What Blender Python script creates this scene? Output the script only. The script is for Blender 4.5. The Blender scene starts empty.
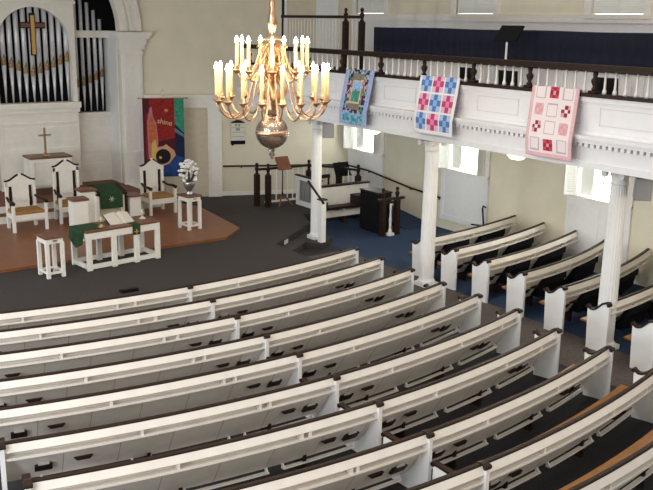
import bpy, bmesh, math, random
from mathutils import Vector, Matrix
random.seed(7)
S = bpy.context.scene
COL = S.collection
PI = math.pi
sin, cos, rad = math.sin, math.cos, math.radians

# ------------------------------------------------------------------ materials
def mat(name, col, rough=.6, metal=0, noise=0, nscale=8, emit=None, estr=0, bump=0, stretch=None, spec=.4):
    m = bpy.data.materials.new(name); m.use_nodes = True
    nt = m.node_tree; b = nt.nodes['Principled BSDF']
    b.inputs['Base Color'].default_value = (*col, 1)
    b.inputs['Roughness'].default_value = rough
    b.inputs['Metallic'].default_value = metal
    b.inputs['Specular IOR Level'].default_value = spec
    if emit:
        b.inputs['Emission Color'].default_value = (*emit, 1); b.inputs['Emission Strength'].default_value = estr
    if noise or bump:
        tc = nt.nodes.new('ShaderNodeTexCoord'); mp = nt.nodes.new('ShaderNodeMapping')
        if stretch: mp.inputs['Scale'].default_value = stretch
        n = nt.nodes.new('ShaderNodeTexNoise'); n.inputs['Scale'].default_value = nscale; n.inputs['Detail'].default_value = 5
        nt.links.new(tc.outputs['Object'], mp.inputs['Vector']); nt.links.new(mp.outputs['Vector'], n.inputs['Vector'])
        if noise:
            r = nt.nodes.new('ShaderNodeValToRGB')
            r.color_ramp.elements[0].position = .3; r.color_ramp.elements[1].position = .7
            r.color_ramp.elements[0].color = (*[c*(1-noise) for c in col], 1)
            r.color_ramp.elements[1].color = (*[min(1, c*(1+noise)) for c in col], 1)
            nt.links.new(n.outputs['Fac'], r.inputs['Fac']); nt.links.new(r.outputs['Color'], b.inputs['Base Color'])
        if bump:
            bp = nt.nodes.new('ShaderNodeBump'); bp.inputs['Strength'].default_value = bump; bp.inputs['Distance'].default_value = .02
            nt.links.new(n.outputs['Fac'], bp.inputs['Height']); nt.links.new(bp.outputs['Normal'], b.inputs['Normal'])
    return m

M = dict(
    white=mat('white_paint', (.80, .76, .69), .45, noise=.04, nscale=5),
    pew=mat('pew_paint', (.78, .73, .665), .45, noise=.05, nscale=4),
    pewend=mat('pew_end_paint', (.80, .79, .78), .45, noise=.03, nscale=4),
    seam=mat('panel_seam', (.42, .37, .32), .6),
    trim=mat('trim_paint', (.82, .79, .74), .5, noise=.03),
    gal=mat('gallery_paint', (.80, .79, .80), .5, noise=.02),
    galline=mat('gallery_groove', (.66, .65, .67), .6),
    cool=mat('apron_paint', (.79, .80, .81), .5, noise=.02),
    wall=mat('cream_plaster', (.74, .695, .555), .85, noise=.04, nscale=2),
    wallc=mat('pale_plaster', (.71, .65, .51), .85, noise=.04, nscale=2),
    doorb=mat('door_paint', (.66, .59, .46), .6, noise=.04),
    dark=mat('dark_mahogany', (.024, .011, .007), .5, spec=.22, noise=.35, nscale=6, stretch=(1, 6, 6)),
    brown=mat('brown_wood', (.17, .070, .036), .4, noise=.3, nscale=5, stretch=(1, 5, 5)),
    orange=mat('seat_wood', (.24, .095, .016), .38, noise=.25, nscale=6, stretch=(1, 7, 7)),
    wood=mat('platform_wood', (.22, .080, .030), .4, noise=.22, nscale=3, stretch=(1, 8, 1)),
    dais=mat('dais_carpet', (.20, .085, .052), .8, noise=.15, nscale=30),
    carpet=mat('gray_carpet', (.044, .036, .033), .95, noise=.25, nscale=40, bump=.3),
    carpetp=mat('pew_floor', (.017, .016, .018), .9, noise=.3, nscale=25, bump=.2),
    aisle=mat('aisle_carpet', (.075, .060, .056), .9, noise=.3, nscale=18, bump=.2),
    blue=mat('blue_carpet', (.012, .030, .075), .95, noise=.3, nscale=30, bump=.3),
    black=mat('black_satin', (.006, .006, .008), .7, spec=.12),
    navy=mat('navy_cloth', (.002, .003, .016), .85, noise=.3, nscale=12, stretch=(1, 6, .5)),
    pipe=mat('pipe_silver', (.72, .72, .76), .38, .25),
    gild=mat('gilded_mouth', (.30, .19, .09), .45, .3, noise=.3, nscale=30),
    gold=mat('gold_wood', (.62, .36, .10), .4, .2),
    brass=mat('brass', (.66, .43, .27), .28, 1.0),
    pewter=mat('pewter_ball', (.46, .38, .34), .25, 1.0),
    antq=mat('antique_brass', (.45, .33, .18), .35, .9),
    candle=mat('candle_glowing_wax', (.90, .74, .42), .5, emit=(1, .72, .28), estr=.22),  # glow of the flame put into the wax as weak emission
    flame=mat('candle_flame', (1, .9, .7), .5, emit=(1, .80, .48), estr=70),
    daylu=mat('shaded_daylight', (1, 1, 1), .5, emit=(.95, 1, 1), estr=1.6),
    dayl=mat('window_daylight', (1, 1, 1), .5, emit=(.95, 1, 1), estr=9.0),
    dome=mat('lamp_glass', (1, .95, .8), .5, emit=(1, .88, .58), estr=2.2),
    louver=mat('shutter_paint', (.76, .77, .73), .5),
    cushion=mat('gold_cushion', (.34, .17, .045), .85, noise=.2, nscale=20),
    green=mat('green_cloth', (.018, .055, .022), .85, noise=.4, nscale=25),
    page=mat('paper', (.66, .62, .54), .7, noise=.05, nscale=40),
    silver=mat('silver_vase', (.42, .42, .42), .3, .9),
    flower=mat('white_petals', (.85, .82, .76), .7),
    leaf=mat('dark_leaves', (.05, .08, .035), .7),
    grey=mat('speaker_grey', (.24, .24, .25), .6),
    glass=mat('clear_glass_holder', (.55, .5, .4), .15, .1),
    bookw=mat('redbrown_wood', (.22, .075, .035), .4, noise=.2),
    card=mat('card_white', (.6, .58, .56), .7),
    # quilt / banner cloths
    q_white=mat('quilt_white', (.82, .80, .82), .9), q_lblue=mat('quilt_pale_blue', (.40, .53, .74), .9, noise=.2, nscale=60),
    q_mblue=mat('quilt_sky_blue', (.22, .42, .75), .9), q_dblue=mat('quilt_deep_blue', (.10, .19, .46), .9, noise=.2, nscale=60),
    q_lpink=mat('quilt_pale_pink', (.75, .45, .55), .9, noise=.2, nscale=60), q_mpink=mat('quilt_hot_pink', (.82, .20, .36), .9),
    q_dpink=mat('quilt_magenta', (.48, .06, .19), .9, noise=.2, nscale=60),
    q_cream=mat('quilt_blush', (.80, .70, .71), .9), q_edge=mat('quilt_rose_border', (.70, .44, .47), .9, noise=.15, nscale=50),
    q_red=mat('quilt_red', (.60, .05, .09), .9, noise=.3, nscale=50), q_dred=mat('quilt_wine', (.30, .02, .05), .9),
    q_rose=mat('quilt_dusty_rose', (.66, .34, .36), .9, noise=.25, nscale=50), q_gray=mat('quilt_gray', (.45, .40, .43), .9),
    q_lav=mat('quilt_lavender_blue', (.36, .44, .68), .9, noise=.3, nscale=40), q_olive=mat('quilt_olive', (.22, .20, .14), .9, noise=.4, nscale=40),
    q_night=mat('quilt_dark_navy', (.03, .03, .08), .9), q_leaf=mat('quilt_green', (.07, .26, .17), .9, noise=.4, nscale=40),
    q_peach=mat('quilt_peach', (.72, .52, .38), .9), q_teal=mat('quilt_teal', (.08, .36, .42), .9, noise=.3, nscale=40),
    b_red=mat('banner_red', (.24, .012, .010), .85, noise=.3, nscale=12), b_maroon=mat('banner_maroon', (.07, .006, .010), .85),
    b_green=mat('banner_green', (.03, .24, .15), .85, noise=.4, nscale=18), b_navy=mat('banner_navy', (.006, .012, .045), .85),
    b_blue=mat('banner_blue', (.015, .055, .22), .85, noise=.3, nscale=10), b_orange=mat('banner_orange', (.48, .12, .05), .85, noise=.3, nscale=14),
    b_yellow=mat('banner_yellow', (.60, .38, .08), .85), b_peach=mat('banner_peach', (.55, .30, .17), .85),
    b_black=mat('banner_black', (.006, .005, .008), .85), b_steel=mat('banner_steel', (.10, .17, .24), .85),
    b_pink=mat('banner_rose', (.42, .16, .18), .85), b_text=mat('banner_lettering', (.72, .45, .26), .85),
)

# ------------------------------------------------------------------ mesh helpers
class MB:
    def __init__(s): s.bm = bmesh.new(); s.mi = 0
    def _q(s, vs):
        try:
            f = s.bm.faces.new(vs); f.material_index = s.mi; return f
        except ValueError: return None
    def verts(s, pts): return [s.bm.verts.new(p) for p in pts]
    def face(s, pts): return s._q(s.verts(pts))
    def hexa(s, p):      # 8 points: bottom 4 ccw, top 4 ccw
        v = s.verts(p)
        for f in ((3,2,1,0),(4,5,6,7),(0,1,5,4),(1,2,6,5),(2,3,7,6),(3,0,4,7)): s._q([v[i] for i in f])
        return s
    def box(s, x0, x1, y0, y1, z0, z1):
        return s.hexa([(x0,y0,z0),(x1,y0,z0),(x1,y1,z0),(x0,y1,z0),(x0,y0,z1),(x1,y0,z1),(x1,y1,z1),(x0,y1,z1)])
    def obox(s, c, u, w, hu, hw, z0, z1):    # box with horizontal axes u, w about c
        c = Vector((c[0], c[1], 0)); u = Vector((u[0],u[1],0)).normalized()*hu; w = Vector((w[0],w[1],0)).normalized()*hw
        b = [c-u-w, c+u-w, c+u+w, c-u+w]
        if u.cross(w).z < 0: b = b[::-1]
        return s.hexa([(p.x,p.y,z0) for p in b]+[(p.x,p.y,z1) for p in b])
    def prism(s, pts, vec):                   # planar polygon pts extruded by vec
        vec = Vector(vec); a = s.verts(pts); b = s.verts([Vector(p)+vec for p in pts]); n = len(a)
        s._q(a[::-1]); s._q(b)
        for i in range(n): s._q([a[i], a[(i+1)%n], b[(i+1)%n], b[i]])
        return s
    def loft(s, rings, cap=True, closed=True):
        R = [s.verts(r) for r in rings]; n = len(R[0])
        for a, b in zip(R, R[1:]):
            for i in range(n if closed else n-1): s._q([a[i], a[(i+1)%n], b[(i+1)%n], b[i]])
        if cap: s._q(R[0][::-1]); s._q(R[-1])
        return s
    def tube(s, path, r, seg=8, cap=True):
        P = [Vector(p) for p in path]; rr = r if isinstance(r, (list, tuple)) else [r]*len(P)
        rings = []; prev = None
        for i, p in enumerate(P):
            d = (P[min(i+1, len(P)-1)]-P[max(i-1, 0)]).normalized()
            if prev is None:
                a = Vector((0,0,1)) if abs(d.z) < .9 else Vector((1,0,0)); x = d.cross(a).normalized()
            else: x = (prev - d*prev.dot(d)).normalized()
            prev = x; y = d.cross(x)
            rings.append([p+(x*cos(2*PI*k/seg)+y*sin(2*PI*k/seg))*rr[i] for k in range(seg)])
        return s.loft(rings, cap)
    def lathe(s, prof, c=(0,0,0), seg=16, flute=0, cap=True):
        rings = []
        for r, z in prof:
            ring = []
            for k in range(seg):
                q = r*(1-flute*(k % 2)); ring.append((c[0]+q*cos(2*PI*k/seg), c[1]+q*sin(2*PI*k/seg), c[2]+z))
            rings.append(ring)
        return s.loft(rings, cap)
    def ball(s, c, r, seg=10, rings=6, sq=(1,1,1)):
        prof = [(max(1e-3, sin(PI*i/rings)), -cos(PI*i/rings)) for i in range(rings+1)]
        return s.loft([[(c[0]+r*sq[0]*p*cos(2*PI*k/seg), c[1]+r*sq[1]*p*sin(2*PI*k/seg), c[2]+r*sq[2]*z) for k in range(seg)] for p, z in prof])
    def build(s, name, mats, parent=None, smooth=False, bevel=0, loc=None):
        me = bpy.data.meshes.new(name)
        bmesh.ops.recalc_face_normals(s.bm, faces=s.bm.faces); s.bm.to_mesh(me); s.bm.free()
        for m in (mats if isinstance(mats, (list, tuple)) else [mats]): me.materials.append(M[m])
        if smooth:
            for p in me.polygons: p.use_smooth = True
        o = bpy.data.objects.new(name, me); COL.objects.link(o)
        if parent: o.parent = parent
        if loc: o.location = loc
        if bevel:
            b = o.modifiers.new('bevel', 'BEVEL'); b.width = bevel; b.segments = 2; b.limit_method = 'ANGLE'
        return o

def tag(o, label=None, cat=None, group=None, kind=None):
    if label: o['label'] = label
    if cat: o['category'] = cat
    if group: o['group'] = group
    if kind: o['kind'] = kind
    return o
def thing(name, label, cat, loc=(0,0,0), rz=0, group=None, kind=None):
    o = bpy.data.objects.new(name, None); COL.objects.link(o); o.empty_display_size = .1
    o.location = loc; o.rotation_euler.z = rz
    return tag(o, label, cat, group, kind)
def copy_tree(o, parent=None):
    c = o.copy(); COL.objects.link(c)
    if parent: c.parent = parent
    for ch in list(o.children): copy_tree(ch, c)
    return c
def struct(o): o['kind'] = 'structure'; return o

# ------------------------------------------------------------------ camera (left gallery front, eye 5.3 m above the nave floor)
def camera():
    F, CX, CY = 880., 326.5, 245.
    y = Vector((-302-CX, 11.6-CY, F)).normalized()
    p2 = Vector((-302-CX+1000, 11.6-CY+17, F))
    z = y.cross(p2).normalized()
    if z.y > 0: z = -z
    x = y.cross(z).normalized()
    R = (x, y, z)
    right = Vector([r.x for r in R]); up = -Vector([r.y for r in R]); back = -Vector([r.z for r in R])
    cd = bpy.data.cameras.new('camera'); cd.sensor_fit = 'HORIZONTAL'; cd.sensor_width = 36; cd.lens = F*36/653
    cd.clip_start = .1; cd.clip_end = 200
    o = bpy.data.objects.new('camera', cd); COL.objects.link(o)
    m = Matrix((right, up, back)).transposed().to_4x4(); m.translation = (0, 0, 5.3); o.matrix_world = m
    S.camera = o
camera()

# ------------------------------------------------------------------ setting
ZC, ZP = .28, .34
WX = 15.7                       # right wall
CA, CB = Vector((15.7, 21.45, 0)), Vector((10.0, 23.5, 0))   # canted wall from the corner to the chancel arch
CD = (CB-CA).normalized(); CN = Vector((-CD.y, CD.x, 0))
if CN.y > 0: CN = -CN           # into the room
def cw(s, off=0, z=0):          # point on canted wall
    p = CA + CD*s + CN*off; return Vector((p.x, p.y, z))

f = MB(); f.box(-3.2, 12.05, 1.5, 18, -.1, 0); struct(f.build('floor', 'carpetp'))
f = MB(); f.box(12.05, WX, 1.5, 21, -.1, .001); struct(f.build('floor_side', 'blue'))
f = MB(); f.box(10.75, 12.04, 1.5, 16.5, 0, .006); struct(f.build('floor_aisle', 'aisle'))
f = MB(); f.box(-2.5, 10.36, 14.35, 16.9, 0, .004); struct(f.build('floor_front', 'carpet'))
# raised chancel floor in gray carpet
f = MB(); f.prism([(-2.5,14.9,0),(10.38,14.9,0),(10.38,16.96,0),(12.29,18.4,0),(12.75,19.42,0),(14.72,19.42,0),(14.72,19.6,0),(15.7,19.6,0),(15.7,21.45,0),(10,23.5,0),(10,26,0),(-2.5,26,0)], (0,0,ZC))
struct(f.build('floor_chancel', 'carpet'))
f = MB(); f.prism([(14.74,17.4,.002),(15.7,17.4,.002),(15.7,19.6,.002),(15.7,19.6,ZC),(14.74,19.6,ZC),(14.74,19.6,.002)][0:1]+[(14.74,19.6,.002),(14.74,19.6,ZC)], (.96,0,0))
struct(f.build('floor_ramp', 'blue'))
# step descending from the chancel to the side aisle
st = thing('chancel_step', 'dark gray carpeted step going down from the chancel floor beside the column', 'step', (11.3,17.5,0))
d = Vector((1.91,1.44,0)).normalized(); nn = Vector((d.y,-d.x,0))
a, b = Vector((10.40,16.95,0)), Vector((12.2,18.3,0))
f = MB(); b = a+d*1.95; f.prism([a, b, b+nn*.8-d*.25, a+d*.95+nn*.8, a+d*.95+nn*.36, a+nn*.36], (0,0,.14)); f.build('tread', 'carpet', st, loc=(-11.3,-17.5,0))
f = MB(); q = a+nn*.02+d*.42; f.prism([q+Vector((0,0,.16)), q+d*.24+Vector((0,0,.16)), q+d*.24+Vector((0,0,.26)), q+Vector((0,0,.26))], nn*.01)
f.build('riser_plate', 'page', st, loc=(-11.3,-17.5,0))['label'] = 'pale plate on the riser'  # plain pale plate set on the riser face
# wooden platform and brown carpeted dais with white risers
f = MB(); f.prism([(3.2,17.72,ZC),(7.95,17.90,ZC),(9.58,17.93,ZC),(10.36,18.63,ZC),(10.66,21.4,ZC),(10.05,23.3,ZC),(3.2,23.3,ZC)], (0,0,ZP-ZC)); struct(f.build('floor_platform', 'wood'))
f = MB(); f.box(3.2,9.75,21.92,22.25,ZP,.525); f.mi = 1; f.box(3.2,9.77,21.90,22.25,.525,.55)
f.mi = 0; f.box(3.2,9.40,22.2,24.6,ZP,.725); f.mi = 1; f.box(3.2,9.42,22.18,24.62,.725,.75)
struct(f.build('floor_dais', ['white', 'dais']))

# right wall with three window bays (two storeys)
WC = [20.55, 16.33, 12.11, 7.89]
def wall_right():
    f = MB(); ys = []
    hw = .66
    edges = [1.5]
    for c in sorted(WC): edges += [c-hw, c+hw]
    edges.append(21.45)
    for i in range(0, len(edges), 2): f.box(WX, WX+.25, edges[i], edges[i+1], 0, 9)
    for c in WC:
        f.box(WX, WX+.25, c-hw, c+hw, 0, 1.62); f.box(WX, WX+.25, c-hw, c+hw, 3.04, 5.55); f.box(WX, WX+.25, c-hw, c+hw, 7.6, 9)
    return f
struct(wall_right().build('wall_right', 'wall'))
f = MB(); f.box(WX-.03, WX, 1.5, 21.4, 3.7, 5.38); f.box(WX-.06, WX, 1.5, 21.4, 5.38, 5.44); struct(f.build('trim_dado', 'cool'))
f = MB(); f.box(WX-.05, WX, 1.5, 21.4, 5.44, 5.56); struct(f.build('trim_dado_cap', 'trim'))

def shutter_mesh(w, h, t=.035, slats=True):
    f = MB(); st = .05
    f.box(0, st, -t/2, t/2, 0, h); f.box(w-st, w, -t/2, t/2, 0, h)
    for z0, z1 in ((0, st), (h/2-st/2, h/2+st/2), (h-st, h)): f.box(st, w-st, -t/2, t/2, z0, z1)
    n = int(h/.055)
    for i in range(n):
        z = st+ (h-2*st)*(i+.5)/n
        f.prism([(st,-t*.4,z-.036),(st,-t*.2,z-.038),(st,t*.4,z+.034),(st,t*.2,z+.038)], (w-2*st,0,0))
    return f
WLAB = {20.55: 'by the chancel corner, partly behind the hanging blue bordered quilt', 16.33: 'beside the middle gallery column', 12.11: 'behind the nearest gallery column', 7.89:'nearest the rear, off the frame'}
for k, c in enumerate(WC[:3]):
    w = thing('window_%d' % (k+1), 'bright lower window with white louvered shutters and panelled apron, '+WLAB[c], 'window', (WX, c, 0), kind='structure')
    f = MB(); f.box(.12, .14, -.66, .66, 1.62, 3.04); f.build('pane', 'dayl', w)
    f = MB()
    for y0, y1 in ((-.86,-.64), (.64,.86)): f.box(-.05, .02, y0, y1, 1.6, 3.07)
    f.box(-.08, .14, -.86, .86, 1.56, 1.64)
    for y in (-.03,): f.box(.06, .12, y, y+.05, 1.64, 3.04)
    f.box(.06, .12, -.66, .66, 2.6, 2.65)
    f.build('frame', 'trim', w)
    f = MB(); f.box(-.045, 0, -.86, .86, .27, 1.56); f.mi = 0
    for y0, y1 in ((-.86,-.74), (.74,.86), (-.05,.05)): f.box(-.06, -.045, y0, y1, .27, 1.56)
    f.box(-.057,-.044,-.86,.86,.27,.42); f.box(-.057,-.044,-.86,.86,1.42,1.56)
    f.build('apron', 'cool', w)
    for y, ang, ww in ((.66, 150, .26), (-.70, 172, .22)):
        s = shutter_mesh(ww, 1.4).build('shutter', 'louver', w, loc=(-.05, y, 1.65)); s.rotation_euler.z = rad(ang)
    s = shutter_mesh(.36, 1.4).build('shutter', 'louver', w, loc=(.08, .62, 1.65)); s.rotation_euler.z = rad(-90)
    u = thing('window_%d' % (k+4), 'closed white louvered shutters of the upper gallery window, '+['left of the three','middle of the three','right of the three'][k], 'window', (WX, c, 0), kind='structure')
    f = MB(); f.box(.12, .14, -.66, .66, 5.55, 7.6); f.build('pane', 'daylu', u)
    f = MB()
    for y0, y1 in ((-.84,-.66), (.66,.84)): f.box(-.05, .02, y0, y1, 5.55, 7.65)
    f.box(-.07, .03, -.84, .84, 5.47, 5.56); f.build('frame', 'trim', u)
    for y in (.655, -.003):
        s = shutter_mesh(.65, 1.97).build('shutter', 'louver', u, loc=(.045, y, 5.575)); s.rotation_euler.z = rad(-90)

# canted front wall with doorway below and gallery door above
f = MB(); f.prism([cw(0), cw(6.06), cw(6.06,-.25), cw(0,-.25)], (0,0,9)); struct(f.build('wall_front', 'wallc'))
def cbox(f, s0, s1, o0, o1, z0, z1):
    m = cw((s0+s1)/2, (o0+o1)/2); f.obox(m, CD, CN, (s1-s0)/2, abs(o1-o0)/2, z0, z1); return f
dr = thing('door_1', 'cream panelled door in a broad white casing behind the red banner', 'door', cw(5,0,ZC), kind='structure')
L = -cw(5,0,ZC)
f = MB(); cbox(f, 4.27, 5.7, 0, .04, ZC, 2.88)
for s0, s1 in ((4.37,4.9),(5.07,5.6)):
    for z0, z1 in ((.5,1.2),(1.35,2.0),(2.15,2.75)): cbox(f, s0, s1, .04, .055, z0, z1)
f.build('door_leaf', 'doorb', dr, loc=L)
f = MB(); cbox(f, 3.87, 4.27, 0, .12, ZC, 2.88); cbox(f, 5.7, 6.0, 0, .12, ZC, 2.88); cbox(f, 3.95, 4.19, .12, .15, ZC+.3, 2.7)
cbox(f, 3.84, 6.02, 0, .13, 2.88, 3.15); cbox(f, 3.78, 6.05, 0, .2, 3.15, 3.25); f.build('casing', 'trim', dr, loc=L)
ud = thing('door_2', 'beige panelled gallery door behind the upper stair railing', 'door', cw(1.2,0,3.6), kind='structure')
L = -cw(1.2,0,3.6)
f = MB(); cbox(f, 1.08, 1.95, 0, .04, 3.6, 7)
for z in (4.0,4.6,5.2,5.8,6.4): cbox(f, 1.2, 1.85, .04, .055, z, z+.45)
f.build('door_leaf', 'doorb', ud, loc=L)
f = MB(); cbox(f, .43, 1.08, 0, .09, 3.6, 7); cbox(f, 1.95, 2.1, 0, .09, 3.6, 7); f.build('casing', 'cool', ud, loc=L)
f = MB(); cbox(f, 0, 3.85, 0, .03, ZC, ZC+.12); struct(f.build('baseboard_front', 'trim'))

f = MB(); f.box(-4, WX+.3, 15, 26, 9, 9.15); struct(f.build('ceiling', 'trim'))  # partial and unseen, added to keep overhead light off the chancel
# chancel arch wall, reveal and back wall
AXC, AR = 7.2, 2.16; ASP = 4.98
def arch_wall():
    f = MB(); N = 24; y0, y1 = 23.5, 23.72
    xs = [AXC-AR*cos(PI*i/N) for i in range(N+1)]; zs = [ASP+AR*sin(PI*i/N) for i in range(N+1)]
    for i in range(N):
        f.hexa([(xs[i],y0,zs[i]),(xs[i+1],y0,zs[i+1]),(xs[i+1],y1,zs[i+1]),(xs[i],y1,zs[i]),(xs[i],y0,9),(xs[i+1],y0,9),(xs[i+1],y1,9),(xs[i],y1,9)])
    f.box(AXC+AR, 10.02, y0, y1, ZC, 9); f.box(3.2, AXC-AR, y0, y1, ZC, 9)
    return f
struct(arch_wall().build('wall_chancel', 'wall'))
def arch_band(r0, r1, y0, y1, f):
    N = 32; rings = []
    for i in range(N+1):
        t = PI*i/N; c, s = -cos(t), sin(t)
        rings.append([(AXC+r0*c, y0, ASP+r0*s), (AXC+r1*c, y0, ASP+r1*s), (AXC+r1*c, y1, ASP+r1*s), (AXC+r0*c, y1, ASP+r0*s)])
    f.loft(rings)
f = MB(); arch_band(AR-.02, AR+.56, 23.44, 23.5, f); arch_band(AR-.02, AR+.20, 23.38, 23.44, f); arch_band(AR+.44, AR+.60, 23.36, 23.44, f); arch_band(AR+.26,AR+.36,23.40,23.44,f)
struct(f.build('trim_arch', 'white', smooth=False))
f = MB()
f.box(9.34, 9.97, 23.40, 23.5, ZC, 4.6)
for x0, x1 in ((9.38,9.50),(9.80,9.93)): f.box(x0, x1, 23.37, 23.40, 1.7, 4.35)
f.box(9.5,9.8,23.385,23.40,1.9,4.2)
f.box(9.33,9.99,23.34,23.5,1.6,1.66); f.box(9.32,10.0,23.36,23.5,ZC,.7)
f.box(9.32,10.0,23.35,23.5,4.36,4.42); f.box(9.30,10.04,23.36,23.5,4.5,4.62)
f.box(9.28,10.08,23.32,23.5,4.62,4.78); f.box(9.22,10.15,23.25,23.5,4.78,4.86); f.box(9.18,10.2,23.2,23.5,4.86,4.95)
struct(f.build('trim_pilaster', 'trim'))
f = MB(); f.box(9.34, 9.5, 23.7, 24.75, ZC, 4.97); f.mi = 1; f.box(9.9, 9.95, 23.7, 24.75, 4.97, 8); struct(f.build('wall_reveal', ['pewend','black']))
f = MB(); f.box(4, 9.6, 24.75, 24.9, ZC, 8); struct(f.build('wall_organ', 'white'))

# ------------------------------------------------------------------ organ
OX, OY = 7.2, 24.0
org = thing('pipe_organ', 'white pipe organ case with silver pipes in a rounded arch on the chancel wall', 'organ', (OX, OY, .75))
L = (-OX, -OY, -.75)
f = MB(); N = 20; R = .98; zs = 4.55
f.box(OX-1.1, OX-R, OY, OY+.5, 3.05, 5.9); f.box(OX+R, OX+1.1, OY, OY+.5, 3.05, 5.9)
for i in range(N):
    a, b = PI*i/N, PI*(i+1)/N
    xa, xb, za, zb = OX-R*cos(a), OX-R*cos(b), zs+1.02*sin(a), zs+1.02*sin(b)
    f.hexa([(xa,OY,za),(xb,OY,zb),(xb,OY+.5,zb),(xa,OY+.5,za),(xa,OY,5.9),(xb,OY,5.9),(xb,OY+.5,5.9),(xa,OY+.5,5.9)])
f.box(OX-1.14, OX+1.14, OY-.06, OY+.5, 5.66, 5.74)
f.box(OX-1.1, OX+1.1, OY, OY+.6, .75, 3.0)
f.box(OX-1.14, OX+1.14, OY-.14, OY+.2, 2.92, 3.08); f.box(OX-1.12, OX+1.12, OY-.08, OY+.2, 2.80, 2.92); f.box(OX-1.11,OX+1.11,OY-.04,OY+.1,2.50,2.54)
f.box(OX-.95, OX+.95, OY-.02, OY, 2.0, 2.42); f.box(OX-.95,OX+.95,OY-.02,OY,1.0,1.85)
f.build('organ_case', 'white', org, loc=L)
f = MB(); f.box(OX-1.0, OX+1.0, OY+.42, OY+.46, 3.0, 5.6); f.build('pipe_chamber', 'black', org, loc=L)
def pipe(parent, x, y, r, z0, zm, z1, L, up=.22):
    f = MB(); f.lathe([(r, zm+.06), (r, z1)], (x, y, 0), 12); o = f.build('pipe', 'pipe', parent, True, loc=L)
    f = MB(); f.lathe([(r*.25, z0), (r*.97, zm-.09)], (x, y, 0), 12); f.build('pipe_foot', 'pipe', o, True)
    f = MB(); f.lathe([(r*1.03, zm-.09), (r*1.06, zm+.06)], (x, y, 0), 12)
    f.prism([(x-r*.8, y-r*.75, zm+.06), (x+r*.8, y-r*.75, zm+.06), (x, y-r*1.02, zm+up)], (0, -.012, 0)); f.build('pipe_mouth', 'gild', o)
for k in range(-5, 6):
    x = OX-.02+.187*k; top = zs+.06+1.0*math.sqrt(max(.0, 1-((x-OX)/1.0)**2))
    pipe(org, x, OY+.2, .064, 3.08, 3.86+.075*abs(k), top, L)
# right-hand side bay of pipes
sb = thing('pipe_organ_bay', 'narrow side bay of slim silver pipes right of the organ case', 'organ bay', (9.0, 24.5, .75))
L = (-9.0,-24.5,-.75)
f = MB(); f.box(8.3,9.34,24.66,24.7,2.72,4.97); f.box(8.3,9.9,24.66,24.7,4.97,8); f.build('pipe_chamber', 'black', sb, loc=L)
f = MB(); f.box(8.3,9.34,24.4,24.74,.75,2.7); f.box(8.3,9.345,24.36,24.45,2.62,2.72)
for z in (1.1,1.35,1.6,1.85,2.1,2.35): f.box(8.45,9.25,24.385,24.4,z,z+.17)
f.build('bay_frame', 'white', sb, loc=L); f = MB(); f.box(8.3,9.345,24.3,24.45,4.78,4.97); f.build('transom', 'white', sb, loc=L)
for x, zm, z1 in ((8.50,3.50,6.3),(8.68,3.55,6.1),(8.865,3.62,5.72),(9.045,3.70,5.52),(9.215,3.78,5.28)):
    pipe(sb, x, 24.55, .05, 2.75, zm, z1, L, .18)
# gold cross on the organ pipes
cr = thing('cross', 'large gold cross mounted on the organ pipes', 'cross', (OX-.03, OY-.02, 4.35))
f = MB(); f.box(-.045,.045,-.05,0,0,1.0); f.build('upright', 'gold', cr); f = MB(); f.box(-.30,.30,-.045,.005,.70,.80); f.build('crossbar', 'brown', cr)
f = MB(); f.box(-.075,.075,-.02,.02,-.03,1.06); f.box(-.33,.33,-.02,.02,.67,.83); f.build('backing', 'dark', cr)

# altar table with brass cross
at_ = thing('altar_table', 'small white altar table with brown top on the dais below the organ', 'table', (7.15, 23.3, .69))
f = MB(); f.box(-.56,.56,-.34,.34,1.02,1.07); f.build('table_top', 'brown', at_, bevel=.008)
f = MB(); f.box(-.54,.54,-.31,.31,.92,1.02); f.box(-.5,.5,-.25,.29,.3,.92); f.build('apron', 'white', at_)
for x in (-.5,.5):
    for y in (-.27,.27): f = MB(); f.box(x-.05,x+.05,y-.05,y+.05,0,.92); f.build('leg', 'white', at_)
ac = thing('cross', 'slender brass cross standing on the small altar table', 'cross', (7.08, 23.2, 1.76))
f = MB(); f.box(-.026,.026,-.015,.015,.1,.74); f.box(-.16,.16,-.015,.015,.52,.57); f.build('cross_arms', 'antq', ac)
f = MB(); f.lathe([(.10,0),(.10,.03),(.06,.06),(.03,.1),(.03,.13)],seg=12); f.build('base', 'antq', ac, True)

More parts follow.
